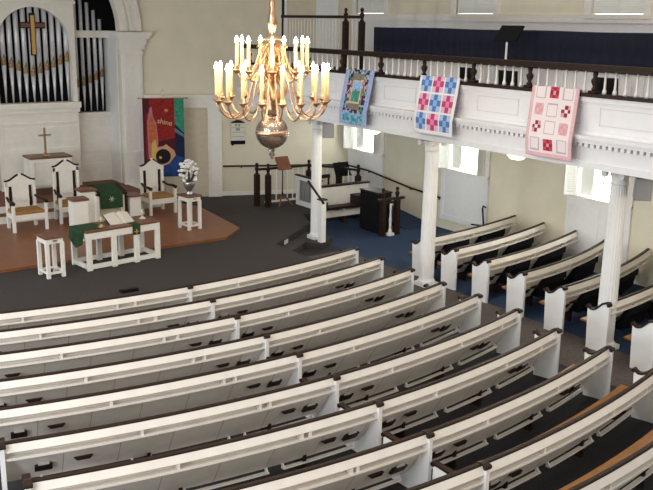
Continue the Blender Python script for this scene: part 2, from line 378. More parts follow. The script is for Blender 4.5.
# ------------------------------------------------------------------ chancel chairs
def chair(label, loc, rz, w, hb, d=.62):
    t = thing('armchair', label, 'chair', loc, rz, 'carved chancel chairs')
    hw = w/2
    for sx in (-1, 1):
        f = MB(); f.box(sx*hw-.035, sx*hw+.035, -.035, .035, 0, .66); f.build('leg', 'white', t, bevel=.006)
        f = MB(); f.box(sx*(hw-.06)-.035, sx*(hw-.06)+.035, d-.07, d, 0, hb-.16); f.build('back_post', 'white', t, bevel=.006)
        f = MB(); f.tube([(sx*hw, -.05, .70), (sx*hw, .1, .72), (sx*(hw-.02), .35, .70), (sx*(hw-.05), d-.05, .76)], [.045,.035,.03,.03], 8); f.build('armrest', 'dark', t, True)
        f = MB(); f.box(sx*(hw-.15)-.028, sx*(hw-.15)+.028, d-.05, d-.02, .5, hb-.27); f.build('back_slat', 'dark', t)
        f = MB(); f.box(sx*(hw-.03)-.02, sx*(hw-.03)+.02, .03, d-.06, .3, .42); f.build('side_rail', 'white', t)
    f = MB(); f.box(-hw+.03, hw-.03, -.02, .02, .28, .42); f.build('seat_rail', 'white', t); f = MB(); f.box(-hw+.09, hw-.09, d-.06, d-.02, .28, .42); f.build('seat_rail', 'white', t)
    f = MB(); f.box(-hw+.04, hw-.04, -.02, d-.07, .42, .50); f.build('seat_cushion', 'cushion', t, bevel=.025)
    f = MB(); pw = hw-.19
    f.box(-pw, pw, d-.055, d-.02, .48, hb-.2); f.box(-pw, pw, d-.07, d-.02, .62, .68)
    f.build('back_panel', 'white', t, bevel=.005)
    # serpentine crest rail
    top = []; N = 18
    for i in range(N+1):
        u = -1+2*i/N; z = hb-.13*(1-cos(PI*min(1, abs(u)*1.15)))/2-.02*abs(u)
        top.append((u*(hw-.02), z))
    f = MB(); f.prism([(x, d-.07, z) for x, z in top]+[(hw-.02, d-.07, hb-.26), (-hw+.02, d-.07, hb-.26)], (0, .06, 0)); f.build('crest_panel', 'white', t)
    for lo, hi in ((0, N//2), (N//2, N)):
        pts = top[lo:hi+1]
        if lo == 0: pts = pts[:-1]
        else: pts = pts[1:]
        f = MB(); f.tube([(x, d-.045, z+.01) for x, z in pts], .03, 8); f.build('crest_cap', 'dark', t, True)
    f = MB(); f.ball((0, d-.045, hb+.02), .035); f.build('crest_ornament', 'white', t, True)
    return t
chair('white armchair with gold cushion and dark crest, left side of the chancel, tallest pedestal in front', (5.90, 20.84, ZP), rad(3), .78, 1.28)['label'] = 'white carved armchair with gold cushion at the far left of the chancel'
chair('', (7.12, 21.22, ZP), 0, .72, 1.48)['label'] = 'tallest white chancel armchair, between the other two, in front of the altar table'
chair('', (9.40, 21.02, ZP), rad(4), .72, 1.36)['label'] = 'white carved armchair standing in front of the red banner'

# pedestal stands (open frame)
def stand(label, loc, rz=0):
    t = thing('pedestal_stand', label, 'stand', loc, rz, 'open white pedestal stands')
    f = MB(); f.box(-.205,.205,-.25,.25,.80,.84); f.build('stand_top', 'brown', t, bevel=.006)
    for x0, x1, y0, y1 in ((-.17,.17,-.225,-.195),(-.17,.17,.195,.225),(-.18,-.15,-.21,.21),(.15,.18,-.21,.21)):
        f = MB(); f.box(x0,x1,y0,y1,.70,.80); f.build('apron', 'white', t); f = MB(); f.box(x0,x1,y0,y1,.08,.125); f.build('stretcher', 'white', t)
    for x in (-.155,.155):
        for y in (-.20,.20): f = MB(); f.box(x-.034,x+.034,y-.034,y+.034,0,.72); f.build('leg', 'white', t)
    f = MB(); f.box(-.045,.045,-.237,-.224,.745,.77); f.build('plaque', 'antq', t)
stand('open white pedestal stand with bare brown top left of the communion table', (5.19, 17.08, ZC), rad(6))
stand('open white pedestal stand carrying the vase of white flowers', (9.29, 19.22, ZP), rad(8))
v = thing('flower_vase', 'silver vase of white flowers on the right pedestal stand', 'vase', (9.30, 19.24, ZP+.84))
f = MB(); f.lathe([(.09,0),(.10,.02),(.05,.06),(.07,.10),(.13,.20),(.15,.30),(.14,.32)],seg=14); f.build('vase', 'silver', v, True)
fl = MB(); lf = MB()
for i in range(52):
    a = random.uniform(0,6.28); h = .34+.50*((i*.618) % 1); r = .27*math.sqrt(max(.06, 1-((h-.42)/.50)**2))*random.uniform(.5,1)
    fl.ball((r*cos(a), r*sin(a), h), random.uniform(.036,.056), 7, 5, (1,1,.8))
for i in range(26):
    a = i*2.1; lf.tube([(0,0,.28), (.12*cos(a), .12*sin(a), .42), ((.18+.08*(i%3))*cos(a), (.18+.08*(i%3))*sin(a), .42+.3*((i*.53)%1))], [.012,.03,.006], 5)
fl.build('flowers', 'flower', v, True); lf.build('foliage', 'leaf', v)

# communion table
tb = thing('communion_table', 'long open white communion table with dark wood top at the chancel front', 'table', (6.69, 17.46, ZC), rad(7.9))
f = MB(); f.box(-.87,.87,-.40,.34,.79,.83); f.build('table_top', 'brown', tb, bevel=.008)
f = MB()
for y in (-.39,.27): f.box(-.85,.85,y,y+.05,.65,.79); f.box(-.85,.85,y,y+.05,.03,.12)
for x in (-.85,.80): f.box(x,x+.05,-.34,.27,.65,.79); f.box(x,x+.05,-.34,.27,.03,.12)
f.build('table_frame', 'white', tb)
for x in (-.86, -.29, .24, .75):
    for y in (-.395,.26): f = MB(); f.box(x,x+.11,y,y+.065,0,.79); f.build('leg', 'white', tb, bevel=.004)
bs_ = .9
T = Matrix.Rotation(rad(7.9), 4, 'Z')
def on_table(x, y, z=.83): p = T @ Vector((x, y, 0)); return (6.69+p.x, 17.46+p.y, ZC+z)
rn = thing('table_runner', 'dark green cloth draped over the left end of the communion table', 'cloth', on_table(-.7, .05), rad(7.9))
f = MB(); f.box(-.19,.33,-.34,.24,.001,.008); f.prism([(-.178,-.34,.008),(-.178,.24,.008),(-.20,.24,-.25),(-.20,-.05,-.40),(-.20,-.34,-.28)], (-.012,0,0)); f.build('cloth', 'green', rn)
rn = thing('bookmark_ribbon', 'narrow green ribbon hanging over the table front below the open bible', 'ribbon', on_table(.28, -.27), rad(7.9))
f = MB(); f.box(-.09,.09,-.135,.1,.001,.008); f.box(-.09,.09,-.142,-.132,-.22,.008); f.build('cloth', 'green', rn)
f = MB(); f.box(-.05,.05,-.146,-.140,-.16,-.14); f.box(-.012,.012,-.146,-.140,-.20,-.10); f.build('emblem', 'gold', rn)
bk = thing('open_bible', 'large open bible propped on a stand on the communion table', 'book', on_table(.13, .02), rad(7.9)); bk.scale = (.88, .92, .92)
tilt = rad(28)
def sl(x, y, z): return (x, y*cos(tilt)-z*sin(tilt), y*sin(tilt)+z*cos(tilt)+.05)
f = MB()
for sx in (-1, 1):
    for i in range(5):
        x0, x1 = sx*.32*i/5, sx*.32*(i+1)/5; h0, h1 = .05*(1-(i/5)**2)*min(1, i*.6+.4), .05*(1-((i+1)/5)**2)+.012
        f.hexa([sl(x0,-.2,0.01),sl(x1,-.2,.01),sl(x1,.22,.01),sl(x0,.22,.01),sl(x0,-.2,.01+h0),sl(x1,-.2,.01+h1),sl(x1,.22,.01+h1),sl(x0,.22,.01+h0)])
f.build('pages', 'page', bk)
f = MB(); f.hexa([sl(-.34,-.22,-.005),sl(.34,-.22,-.005),sl(.34,.24,-.005),sl(-.34,.24,-.005),sl(-.34,-.22,.008),sl(.34,-.22,.008),sl(.34,.24,.008),sl(-.34,.24,.008)])
f.prism([(-.2,.19,0),(-.2,.22,0),(-.2,.22,.15),(-.2,.19,.13)], (.4,0,0)); f.build('cover', 'dark', bk)
def candleholder(label, p, m):
    t = thing('candle_holder', label, 'candle holder', p, 0, 'candle holders on the communion table')
    f = MB(); f.lathe([(.075,0),(.075,.015),(.03,.04),(.025,.08),(.06,.11),(.065,.13),(.02,.135)],seg=12); f.build('holder', m, t, True)
    f = MB(); f.lathe([(.02,.13),(.02,.20),(.004,.21)],seg=8); f.build('candle', 'page', t, True)
candleholder('small brass candle holder on the green cloth at the table left', on_table(-.42, -.2, .84), 'antq')
candleholder('glass candle holder at the right end of the communion table', on_table(.68, .02, .83), 'glass')

# pulpit
pu = thing('pulpit', 'white pulpit with dark capped side piers behind the communion table', 'pulpit', (7.6, 20.5, ZP))
L = (-7.6,-20.5,-ZP)
f = MB(); f.box(6.98,7.32,20.28,20.62,ZP,1.27); f.box(7.28,7.34,20.1,20.9,ZP,1.15); f.build('side_pier', 'white', pu, loc=L)
f = MB(); f.box(6.94,7.36,20.24,20.66,1.27,1.32); f.build('pier_cap', 'brown', pu, bevel=.006, loc=L)
f = MB(); f.box(8.22,8.50,20.35,20.75,ZP,1.02); f.build('side_pier', 'white', pu, loc=L)
f = MB(); f.box(8.18,8.54,20.3,20.8,1.02,1.06); f.build('pier_cap', 'brown', pu, bevel=.006, loc=L)
f = MB(); f.box(7.34,8.15,20.45,20.5,.42,1.15); f.box(7.34,7.40,20.4,20.45,ZP,1.2); f.box(7.98,8.08,20.36,20.45,ZP,1.10); f.build('front_panel', 'doorb', pu, loc=L)
f = MB(); f.hexa([(7.36,20.36,1.12),(8.16,20.36,1.12),(8.16,20.95,1.26),(7.36,20.95,1.26),(7.36,20.36,1.16),(8.16,20.36,1.16),(8.16,20.95,1.30),(7.36,20.95,1.30)]); f.box(8.10,8.16,20.4,20.9,ZP,1.13); f.build('desk', 'dark', pu, loc=L)
pc = thing('pulpit_cloth', 'dark green cloth with a small pale emblem hanging over the pulpit front', 'cloth', (7.74,20.33,1.17))
f = MB(); f.hexa([(-.28,0,.0),(.28,0,.0),(.28,.58,.14),(-.28,.58,.14),(-.28,0,.014),(.28,0,.014),(.28,.58,.154),(-.28,.58,.154)]); f.box(-.28,.28,-.014,0,-.37,.012); f.build('cloth', 'green', pc)
f = MB()
for k in range(3):
    a = PI*k/3; f.tube([(-.07*cos(a),-.018,-.14-.07*sin(a)),(.07*cos(a),-.018,-.14+.07*sin(a))], .007, 5)
f.build('emblem', 'page', pc)
pd = thing('pedestal', 'solid white pedestal with brown cap standing left of the pulpit', 'pedestal', (6.60, 19.45, ZP))
f = MB(); f.box(-.17,.17,-.17,.17,0,.93); f.box(-.185,.185,-.185,.185,0,.08); f.build('body', 'white', pd); f = MB(); f.box(-.20,.20,-.20,.20,.93,.98); f.build('cap', 'brown', pd, bevel=.006)
fb = thing('floor_box', 'small black floor box on the gray carpet before the first pew', 'box', (6.07, 15.25, ZC))
f = MB(); f.box(-.17,.17,-.07,.07,0,.05); f.build('housing', 'black', fb, bevel=.01); f = MB(); f.box(-.15,.15,-.05,.05,.05,.058); f.build('lid', 'dark', fb)

# red banner on stand
ban = thing('banner', 'tall red banner with flame and figure artwork hanging from a stand by the door', 'banner', (10.18, 22.58, ZP), math.atan2(-.34, .94))
BW, BT, BB = 1.12, 2.86, .70
def buv(u, v, d=0): return ((u-.5)*BW, -.03-d, BT-(BT-BB)*v)
f = MB()
LAY = [('b_red', [(0,0),(.77,0),(.77,1),(0,1)], 0), ('b_navy', [(.77,.3),(1,.3),(1,1),(.77,1)], 0), ('b_green', [(.77,0),(1,0),(1,.44),(.77,.32)], 1),
  ('b_steel', [(.77,.37),(1,.46),(1,.50),(.77,.42)], 1), ('b_maroon', [(0,0),(.16,0),(.15,.16),(.07,.2),(.06,1),(0,1)], 1), ('b_maroon', [(.3,.55),(.77,.5),(.77,.75),(.5,.7)], 1),
  ('b_pink', [(.10,.30),(.17,.12),(.22,.10),(.25,.24),(.32,.30),(.36,.55),(.30,.80),(.12,.80)], 2), ('b_orange', [(.12,.32),(.2,.2),(.3,.34),(.33,.5),(.25,.62),(.14,.55)], 3),
  ('b_yellow', [(.20,.56),(.29,.52),(.33,.66),(.30,.80),(.18,.80)], 4), ('b_peach', [(.13,.80),(.32,.76),(.36,.90),(.2,.93)], 3),
  ('b_blue', [(.50,.82),(.74,.72),(1,.76),(1,1),(.46,1)], 2)]
def circ(u, v, r, n=18, a0=0, a1=2*PI): return [(u+r*cos(a0+(a1-a0)*i/n), v+r*sin(a0+(a1-a0)*i/n)*BW/(BT-BB)) for i in range(n)]
LAY += [('b_peach', circ(.46,.73,.24), 3), ('b_peach', [(.38,.63),(.55,.58),(.74,.66),(.78,.72),(.60,.84),(.56,.72)], 4), ('b_black', circ(.47,.735,.185), 5), ('b_yellow', circ(.40,.75,.035,8), 6), ('b_orange', circ(.57,.15,.05,10), 3), ('b_yellow', circ(.57,.15,.022,8), 4)]
names = []
for m, poly, lay in LAY:
    if m not in names: names.append(m)
    f.mi = names.index(m); f.prism([buv(u, v, .0015*lay) for u, v in poly], (0, .002 if lay else .02, 0))
cl = f.build('cloth', names, ban)
f = MB(); f.tube([(-BW/2-.1,0,BT+.01),(BW/2+.1,0,BT+.01)], .012, 8); f.ball((BW/2+.1,0,BT+.01),.025); f.ball((-BW/2-.1,0,BT+.01),.025); f.build('crossbar', 'antq', ban)
f = MB(); f.tube([(0,.03,0),(0,.03,BT+.28)], .013, 8); f.tube([(-.05,.03,BT+.2),(.05,.03,BT+.2)], .01, 6); f.build('pole', 'antq', ban)
f = MB(); f.lathe([(.18,0),(.18,.02),(.03,.05),(.02,.1)], (0,.03,0), 14); f.build('base', 'antq', ban)
tc = bpy.data.curves.new('lettering', 'FONT'); tc.body = 'shine'; tc.size = .20; tc.extrude = .002; tc.align_x = 'CENTER'
to = bpy.data.objects.new('lettering_source', tc); COL.objects.link(to)
me = bpy.data.meshes.new_from_object(to); bpy.data.objects.remove(to); bpy.data.curves.remove(tc); me.materials.clear(); me.materials.append(M['b_text']); me.name = 'lettering'
lt = bpy.data.objects.new('lettering', me); COL.objects.link(lt); lt.parent = ban; lt.location = (.02, -.045, BT-.70); lt.rotation_euler = (rad(90), rad(12), 0)

# hymn board
hb = thing('hymn_board', 'white hymn number board with dark ends hanging on the front wall', 'sign board', cw(3.385, .03, 1.80), math.atan2(-CD.y, -CD.x))
f = MB(); f.box(-.20,.20,-.02,.02,.10,.62)
f.build('board', 'page', hb)
f = MB(); f.box(-.21,.21,-.03,.02,0,.11); f.box(-.19,-.13,-.03,.02,-.03,0); f.build('base_rail', 'black', hb)
f = MB(); f.prism([(-.22,-.03,.62),(.22,-.03,.62),(.16,-.03,.66),(0,-.03,.72),(-.16,-.03,.66)], (0,.05,0)); f.build('crest', 'dark', hb)
f = MB()
for z in (.22,.35,.48): f.box(-.19,.19,-.024,-.02,z,z+.012)
for x, z in ((-.05,.52),(.04,.52),(-.03,.40),(.03,.40)): f.box(x-.025,x+.025,-.024,-.02,z,z+.07)
f.build('number_slots', 'grey', hb)

# wall handrail
hr = thing('handrail', 'thin black handrail running along the front wall and down the right wall', 'handrail', cw(2, .1, 1.1))
p = [cw(3.84,.08,1.17), cw(2,.08,1.15), cw(.3,.08,1.13), Vector((15.6,21.2,1.12)), Vector((15.6,20.3,1.10)), Vector((15.6,18.4,.90)), Vector((15.6,17.15,.83))]
o0 = cw(2,.1,1.1)
f = MB(); f.tube([q-o0 for q in p], .026, 8); f.build('rail', 'dark', hr, True)
for q, w in ((cw(3.3,.08,1.16), -CN), (cw(1.2,.08,1.14), -CN), (Vector((15.6,20.3,1.10)), Vector((1,0,0))), (Vector((15.6,18.4,.9)), Vector((1,0,0))), (Vector((15.6,17.2,.83)), Vector((1,0,0)))):
    f = MB(); f.tube([q-o0, q-o0+Vector((0,0,-.05)), q-o0+Vector((0,0,-.05))+w*.09], .012, 6); f.build('bracket', 'black', hr)

# ------------------------------------------------------------------ choir corner
ZR = 1.31
def turned_post(h, r=.06):
    f = MB(); f.box(-r,r,-r,r,0,h-.32); f.lathe([(r*.8,h-.32),(r*.9,h-.30),(r*.5,h-.26),(r*.8,h-.2),(r*1.0,h-.15),(r*.5,h-.11),(r*.45,h-.1),(r*.8,h-.05),(r*.5,h-.01),(.005,h)], seg=10); return f
RP = [(12.36,20.78),(13.80,20.75),(14.32,20.0),(14.52,19.36)]
rl = thing('choir_railing', 'dark railing with white balusters around the choir corner', 'railing', (*RP[0], ZC))
def loc(p, z): return Vector((p[0]-RP[0][0], p[1]-RP[0][1], z-ZC))
for i, (p, q) in enumerate(zip(RP, RP[1:])):
    a, b = loc(p, ZR), loc(q, ZR); dd = (b-a).normalized(); w = Vector((-dd.y, dd.x, 0))
    if i == 0: a = a-dd*.2
    f = MB(); f.prism([a-w*.04, a+w*.04, a+w*.04+Vector((0,0,.06)), a-w*.04+Vector((0,0,.06))], b-a); f.build('top_rail', 'dark', rl)
    f = MB(); a2, b2 = loc(p, ZC+.1), loc(q, ZC+.1); f.prism([a2-w*.03, a2+w*.03, a2+w*.03+Vector((0,0,.05)), a2-w*.03+Vector((0,0,.05))], b2-a2); f.build('bottom_rail', 'trim' if i == 0 else 'dark', rl)
    n = int((b2-a2).length/.165)
    for k in range(1, n):
        c = a2.lerp(b2, k/n); f = MB(); f.lathe([(.018,.05),(.022,.2),(.014,.3),(.018,.5),(.014,ZR-ZC-.1)], (c.x, c.y, c.z), 6); f.build('baluster', 'trim', rl, True)
for p in ((12.20,20.95),(12.40,20.68),RP[1],RP[2],RP[3]):
    f = turned_post(1.22, .065); f.build('post', 'dark', rl, loc=loc(p, ZC))
# side panel with dark bars
sp = thing('choir_side_panel', 'white framed panel with dark bars at the choir entrance by the column', 'panel', (13.33, 20.65, ZC))
f = MB(); f.box(-.03,.03,-1.2,.0,.0,.14); f.box(-.03,.03,-1.2,0,.72,.82); f.box(-.03,.03,-.12,0,.14,.72); f.box(-.03,.03,-1.2,-1.1,.14,.72); f.build('frame', 'pewend', sp)
f = MB(); f.box(-.05,.05,-1.22,.03,.82,.86); f.build('cap', 'dark', sp)
for k in range(7): f = MB(); y = -.2-.13*k; f.box(-.02,.02,y-.05,y+.02,.14,.72); f.build('bar', 'grey', sp)
# choir bench with white back
cp = thing('choir_bench', 'white backed choir bench with dark seat between the column and black cabinet', 'bench', (13.0, 19.0, 0))
f = MB(); f.box(0,1.72,.14,.2,.2,1.0); f.build('back', 'pew', cp); f = MB(); f.box(-.03,1.75,.11,.24,1.0,1.05); f.build('cap_rail', 'dark', cp)
f = MB(); f.box(.02,1.1,-.18,.14,.44,.50); f.box(.02,.12,-.2,.1,.5,.66); f.box(1.1,1.4,-.2,.14,.42,.75); f.build('seat', 'dark', cp)
f = MB(); f.box(.02,1.7,-.04,0,.2,.38); f.box(.3,.34,-.15,.12,.36,.44); f.box(.7,.74,-.15,.12,.36,.44); f.build('front_panel', 'pew', cp)
for x in (.05,.8,1.6): f = MB(); f.box(x,x+.06,0,.2,0,.2); f.build('leg', 'dark', cp)
cb = thing('organ_console', 'black boxy cabinet on the blue carpet below the choir railing', 'cabinet', (13.98, 17.85, 0))
f = MB(); f.box(-.21,.21,-.40,.40,.04,1.04); f.build('body', 'black', cb, bevel=.01); f = MB(); f.box(-.23,.23,-.42,.42,1.04,1.08); f.build('top', 'dark', cb, bevel=.01)
f = MB(); f.box(-.19,.19,-.38,.38,0,.04); f.build('plinth', 'black', cb); f = MB(); f.box(-.216,-.21,-.36,.36,.12,.96); f.build('side_panel', 'black', cb)
rs = thing('ramp_railing', 'short dark railing with one white baluster beside the black cabinet', 'railing', (13.95, 17.2, 0))
for x in (-.22, .24): f = turned_post(1.25, .065); f.build('post', 'dark', rs, loc=(x, .02, 0))
f = MB(); f.box(-.4,.45,-.03,.05,.92,.98); f.build('top_rail', 'dark', rs); f = MB(); f.box(-.22,.24,-.02,.04,.84,.88); f.build('lower_rail', 'dark', rs)
f = MB(); f.lathe([(.05,.05),(.05,.12),(.025,.2),(.035,.4),(.02,.6),(.03,.8),(.02,.84)], (0,-.02,0), 10); f.box(-.09,.09,-.09,.06,0,.07); f.build('baluster', 'trim', rs)
# newel and stair rail
nw = thing('newel_post', 'white square newel post with dark cap at the foot of the chancel steps', 'post', (11.73, 17.05, .14))
f = MB(); f.box(-.07,.07,-.07,.07,0,1.03); f.build('shaft', 'pewend', nw); f = MB(); f.prism([(-.095,-.095,1.03),(.095,-.095,1.03),(.095,.095,1.03),(-.095,.095,1.03)], (0,0,.03)); f.build('cap', 'dark', nw)
sr = thing('stair_handrail', 'short dark handrail sloping from the column down to the newel post', 'handrail', (11.60,16.95,.12))
f = MB(); f.tube([(-.12,.35,1.5),(-.09,.28,1.42),(.05,-.02,1.05),(.07,-.06,.99)], .03, 8); f.build('rail', 'dark', sr, True)
f = MB(); f.tube([(.05,-.02,1.03),(.10,.06,1.0),(.12,.17,.98)], .012, 6); f.build('bracket', 'black', sr)
# book stand
bs = thing('music_stand', 'brown wooden music stand on a tripod before the choir railing', 'music stand', (12.83, 20.62, ZC))
f = MB(); f.hexa([(-.22,-.15,1.08),(.2,-.15,1.08),(.22,.08,1.38),(-.2,.08,1.38),(-.22,-.12,1.08),(.2,-.12,1.08),(.22,.11,1.38),(-.2,.11,1.38)]); f.box(-.22,.2,-.2,-.12,1.05,1.08); f.build('desk', 'bookw', bs)
f = MB(); f.lathe([(.025,.2),(.035,.3),(.018,.4),(.018,1.2)],seg=8); f.build('pole', 'dark', bs, True)
for k in range(3):
    a = rad(100+120*k); f = MB(); f.tube([(0,0,.28),(.12*cos(a),.12*sin(a),.22),(.28*cos(a),.28*sin(a),.02)], [.025,.025,.02], 6); f.build('leg', 'bookw', bs)
ms = thing('music_stand', 'black metal music stand behind the choir bench', 'music stand', (14.3, 19.85, ZC))
f = MB(); f.hexa([(-.26,-.10,.88),(.26,-.10,.88),(.26,.06,1.22),(-.26,.06,1.22),(-.26,-.08,.88),(.26,-.08,.88),(.26,.08,1.22),(-.26,.08,1.22)]); f.box(-.26,.26,-.16,-.08,.86,.88); f.build('desk', 'black', ms); f = MB(); f.tube([(0,0,.05),(0,0,1.0)], .015, 8); f.build('pole', 'black', ms)
for k in range(3):
    a = rad(30+120*k); f = MB(); f.tube([(0,0,.12),(.22*cos(a),.22*sin(a),.01)], .012, 6); f.build('leg', 'black', ms)
cc = thing('chair', 'small dark wooden chair behind the choir bench', 'chair', (13.75, 20.2, ZC))
f = MB(); f.box(-.22,.22,-.22,.22,.42,.46); f.build('seat', 'dark', cc)
f = MB(); f.box(-.24,.24,-.24,-.20,.80,.90); f.build('backrest', 'dark', cc)
for x in (-.2,.2):
    f = MB(); f.box(x-.02,x+.02,-.24,-.2,0,.9); f.build('back_post', 'dark', cc); f = MB(); f.box(x-.02,x+.02,.17,.21,0,.42); f.build('leg', 'dark', cc)
for x in (-.1,0,.1): f = MB(); f.box(x-.02,x+.02,-.23,-.21,.46,.8); f.build('slat', 'page', cc)
cn = thing('metal_rod', 'slim black rod with hooked top standing against the right wall below the window', 'rod', (15.5,15.4,0))
f = MB(); f.tube([(0,-.03,0),(0,0,.5),(.0,.06,.86),(0,.04,.92),(0,-.05,.90)], .022, 8); f.build('shaft', 'black', cn); f = MB(); f.tube([(0,0,.42),(0,.42,.38)], .02, 6); f.build('crosspiece', 'black', cn)

# ------------------------------------------------------------------ gallery
GX = 11.5
f = MB()
f.prism([(GX+.05,2,3.1),(WX,2,3.1),(WX,21.4,3.1),(14.8,21.7,3.1),(GX+.05,20.35,3.1)], (0,0,.5))
struct(f.build('floor_gallery', 'gal'))
f = MB(); GE = 20.4
f.box(GX, GX+.1, 2, GE, 3.55, 4.22)
f.box(GX-.10, GX+.1, 2, GE, 3.10, 3.20); f.box(GX-.07, GX+.1, 2, GE, 3.20, 3.44)
f.box(GX-.14, GX+.1, 2, GE, 3.50, 3.56); f.box(GX-.18, GX+.1, 2, GE, 3.56, 3.62); f.box(GX-.01,GX+.1,2,GE,3.44,3.5)
f.box(GX-.03, GX+.1, 2, GE, 3.62, 3.68); f.box(GX-.04, GX+.1, 2, GE, 4.14, 4.22)
y = 6.0
while y < GE-.1: f.box(GX-.13, GX-.005, y, y+.065, 3.44, 3.5); y += .115
PB = [6.46+1.37*i for i in range(13)]
f.mi = 1
for a, b in zip(PB, PB[1:]):
    if b > GE: break
    y0, y1, z0, z1, t = a+.18, b-.18, 3.78, 4.06, .014
    for q in ((y0,y1,z0,z0+t),(y0,y1,z1-t,z1),(y0,y0+t,z0,z1),(y1-t,y1,z0,z1)): f.box(GX-.006, GX+.01, *q)
struct(f.build('gallery_front', ['gal', 'galline']))
gr = thing('gallery_railing', 'dark gallery rail with short white balusters running the length of the side gallery', 'railing', (11.53, 12, 4.22))
f = MB(); f.box(-.10,.09,-10,8.4,0,.055); f.build('bottom_rail', 'dark', gr); f = MB(); f.box(-.07,.09,-10,8.4,.40,.50); f.box(-.09,.11,-10,8.4,.455,.485); f.build('top_rail', 'dark', gr)
bal = MB().lathe([(.034,.055),(.034,.10),(.020,.14),(.017,.25),(.017,.40)], seg=8).build('baluster', 'trim', gr, True)
pst = MB(); pst.box(-.07,.07,-.07,.07,.055,.10); pst.lathe([(.045,.10),(.05,.13),(.03,.16),(.06,.23),(.065,.26),(.03,.31),(.04,.34),(.04,.40)], seg=10)
pst = pst.build('post', 'dark', gr, True)
first = True; fb_ = True
for i, y in enumerate(PB[:11]):
    o = pst if i == 0 else pst.copy()
    if i: COL.objects.link(o); o.parent = gr
    o.location = (0, y-12, 0)
    if i == 0 or i > 11: continue
    for k in range(1, 7):
        yy = y-12-1.37*k/7
        o = bal if first else bal.copy()
        if not first: COL.objects.link(o); o.parent = gr
        first = False; o.location = (0, yy, 0)
# raised tier behind with white front and navy drape
f = MB(); f.box(13.0, 13.1, 2, 17.2, 3.6, 4.55)
for k in range(60):
    f.box(12.985, 13.0, 2.1+.25*k, 2.1+.25*k+.22, 3.7, 4.5)
struct(f.build('wall_gallery_tier', 'gal'))
f = MB(); f.box(13.1, WX, 2, 17.2, 3.6, 4.1); struct(f.build('floor_gallery_tier', 'dais'))
dp = thing('drape', 'long pleated navy cloth draped over the upper gallery rail', 'drape', (13.0, 11, 4.5))
f = MB(); ys = [-8.5+.03*i for i in range(478)]
def px(y, z): 
    a = .014*sin(y*31+sin(y*3)*2)*(1-z/.8) + .008*sin(y*11.3); return -.05+a*1.6
rows = []
for z in (.02,.25,.5,.68,.70): rows.append([(px(y, z), y, z) for y in ys])
rows.append([(.0, y, .715+.006*sin(y*2.1)) for y in ys]); rows.append([(.13, y, .705) for y in ys]); rows.append([(.14, y, .3) for y in ys])
f.loft(rows, False, False); f.build('cloth', 'navy', dp, True)
f = MB(); f.box(.02,.1,-8.5,5.84,.05,.70); f.build('rail_board', 'dark', dp)
ur = thing('stair_railing', 'dark upper stair railing with tall white balusters at the gallery end', 'railing', (13.0, 19, 3.6))
f = MB(); f.box(-.04,.04,-1.68,1.95,1.80,1.87); f.build('top_rail', 'dark', ur); f = MB(); f.box(-.03,.03,-1.68,1.95,.55,.62); f.build('bottom_rail', 'dark', ur)
for y in (-1.0,-1.66): f = turned_post(2.05, .06); f.build('post', 'dark', ur, loc=(0, y, 0))
f = MB(); f.tube([(0,1.9,0),(0,1.9,3.2)], .04, 8); f.build('post', 'dark', ur)
for k in range(20):
    y = -.88+.143*k
    f = MB(); f.box(-.012,.012,y-.012,y+.012,.62,1.8); f.build('baluster', 'trim', ur)
for y in (-1.28,-1.45): f = MB(); f.box(-.012,.012,y-.012,y+.012,.62,1.8); f.build('baluster', 'trim', ur)
mu = thing('music_stand', 'black music stand with white pole standing in the gallery before the navy drape', 'music stand', (12.35, 12.0, 3.6))
f = MB(); f.hexa([(-.04,-.30,1.42),(-.02,.28,1.42),(.10,.20,1.70),(.08,-.38,1.70),(-.02,-.30,1.40),(.0,.28,1.40),(.12,.20,1.68),(.10,-.38,1.68)]); f.build('desk', 'black', mu); f = MB(); f.tube([(.05,0,0),(.05,0,1.5)], .02, 8); f.build('pole', 'trim', mu)
f = MB(); f.lathe([(.2,0),(.2,.02),(.03,.04)],(.05,0,0),12); f.build('base', 'black', mu)
# black folding chairs in the gallery walk
def gchair(label, y, rz):
    t = thing('folding_chair', label, 'chair', (12.25, y, 3.6), rz, 'black chairs on the gallery')
    f = MB(); f.box(-.22,.22,-.22,.22,.43,.47); f.build('seat', 'black', t, bevel=.01); f = MB(); f.box(-.22,.22,.2,.24,.6,.9); f.build('backrest', 'black', t, bevel=.02)
    for x in (-.22,.22):
        f = MB(); f.tube([(x,.24,.9),(x,.2,.45),(x,-.2,0)], .015, 6); f.build('leg', 'black', t); f = MB(); f.tube([(x,-.18,.44),(x,.24,0)], .015, 6); f.build('leg', 'black', t)
gchair('black chair on the gallery seen through the balusters by the music stand', 11.55, rad(90))
gchair('black chair on the gallery seen through the balusters just right of the pale pink quilt', 9.40, rad(95))
gchair('black chair on the gallery just left of the music stand', 12.62, rad(80))

# columns
def column(label, x, y, z0=0, r=.155):
    t = thing('column', label, 'column', (x, y, z0), kind='structure')
    h = 3.1-z0
    f = MB(); f.lathe([(r,.16),(r*.99,.8),(r*.95,1.8),(r*.86,h-.26)], seg=40, flute=.05); f.build('shaft', 'pewend', t)
    f = MB(); f.box(-r*1.2,r*1.2,-r*1.2,r*1.2,0,.08); f.lathe([(r*1.18,.08),(r*1.2,.11),(r*1.05,.14),(r,.17)], seg=24); f.build('base', 'pewend', t)
    f = MB(); f.lathe([(r*.86,h-.28),(r*.98,h-.26),(r*.88,h-.24),(r*.9,h-.16),(r*1.15,h-.07)], seg=20); f.box(-r*1.35,r*1.35,-r*1.35,r*1.35,h-.05,h)
    for sx in (-1,1):
        for sy in (-1,1):
            f.tube([(sx*r*.8, sy*r*1.12, h-.11), (sx*r*1.28, sy*r*1.12, h-.11)], .055, 10)
    f.build('capital', 'pewend', t)
column('white fluted column under the gallery beside the chancel steps, farthest of three', 11.82, 17.44, .14, .13)
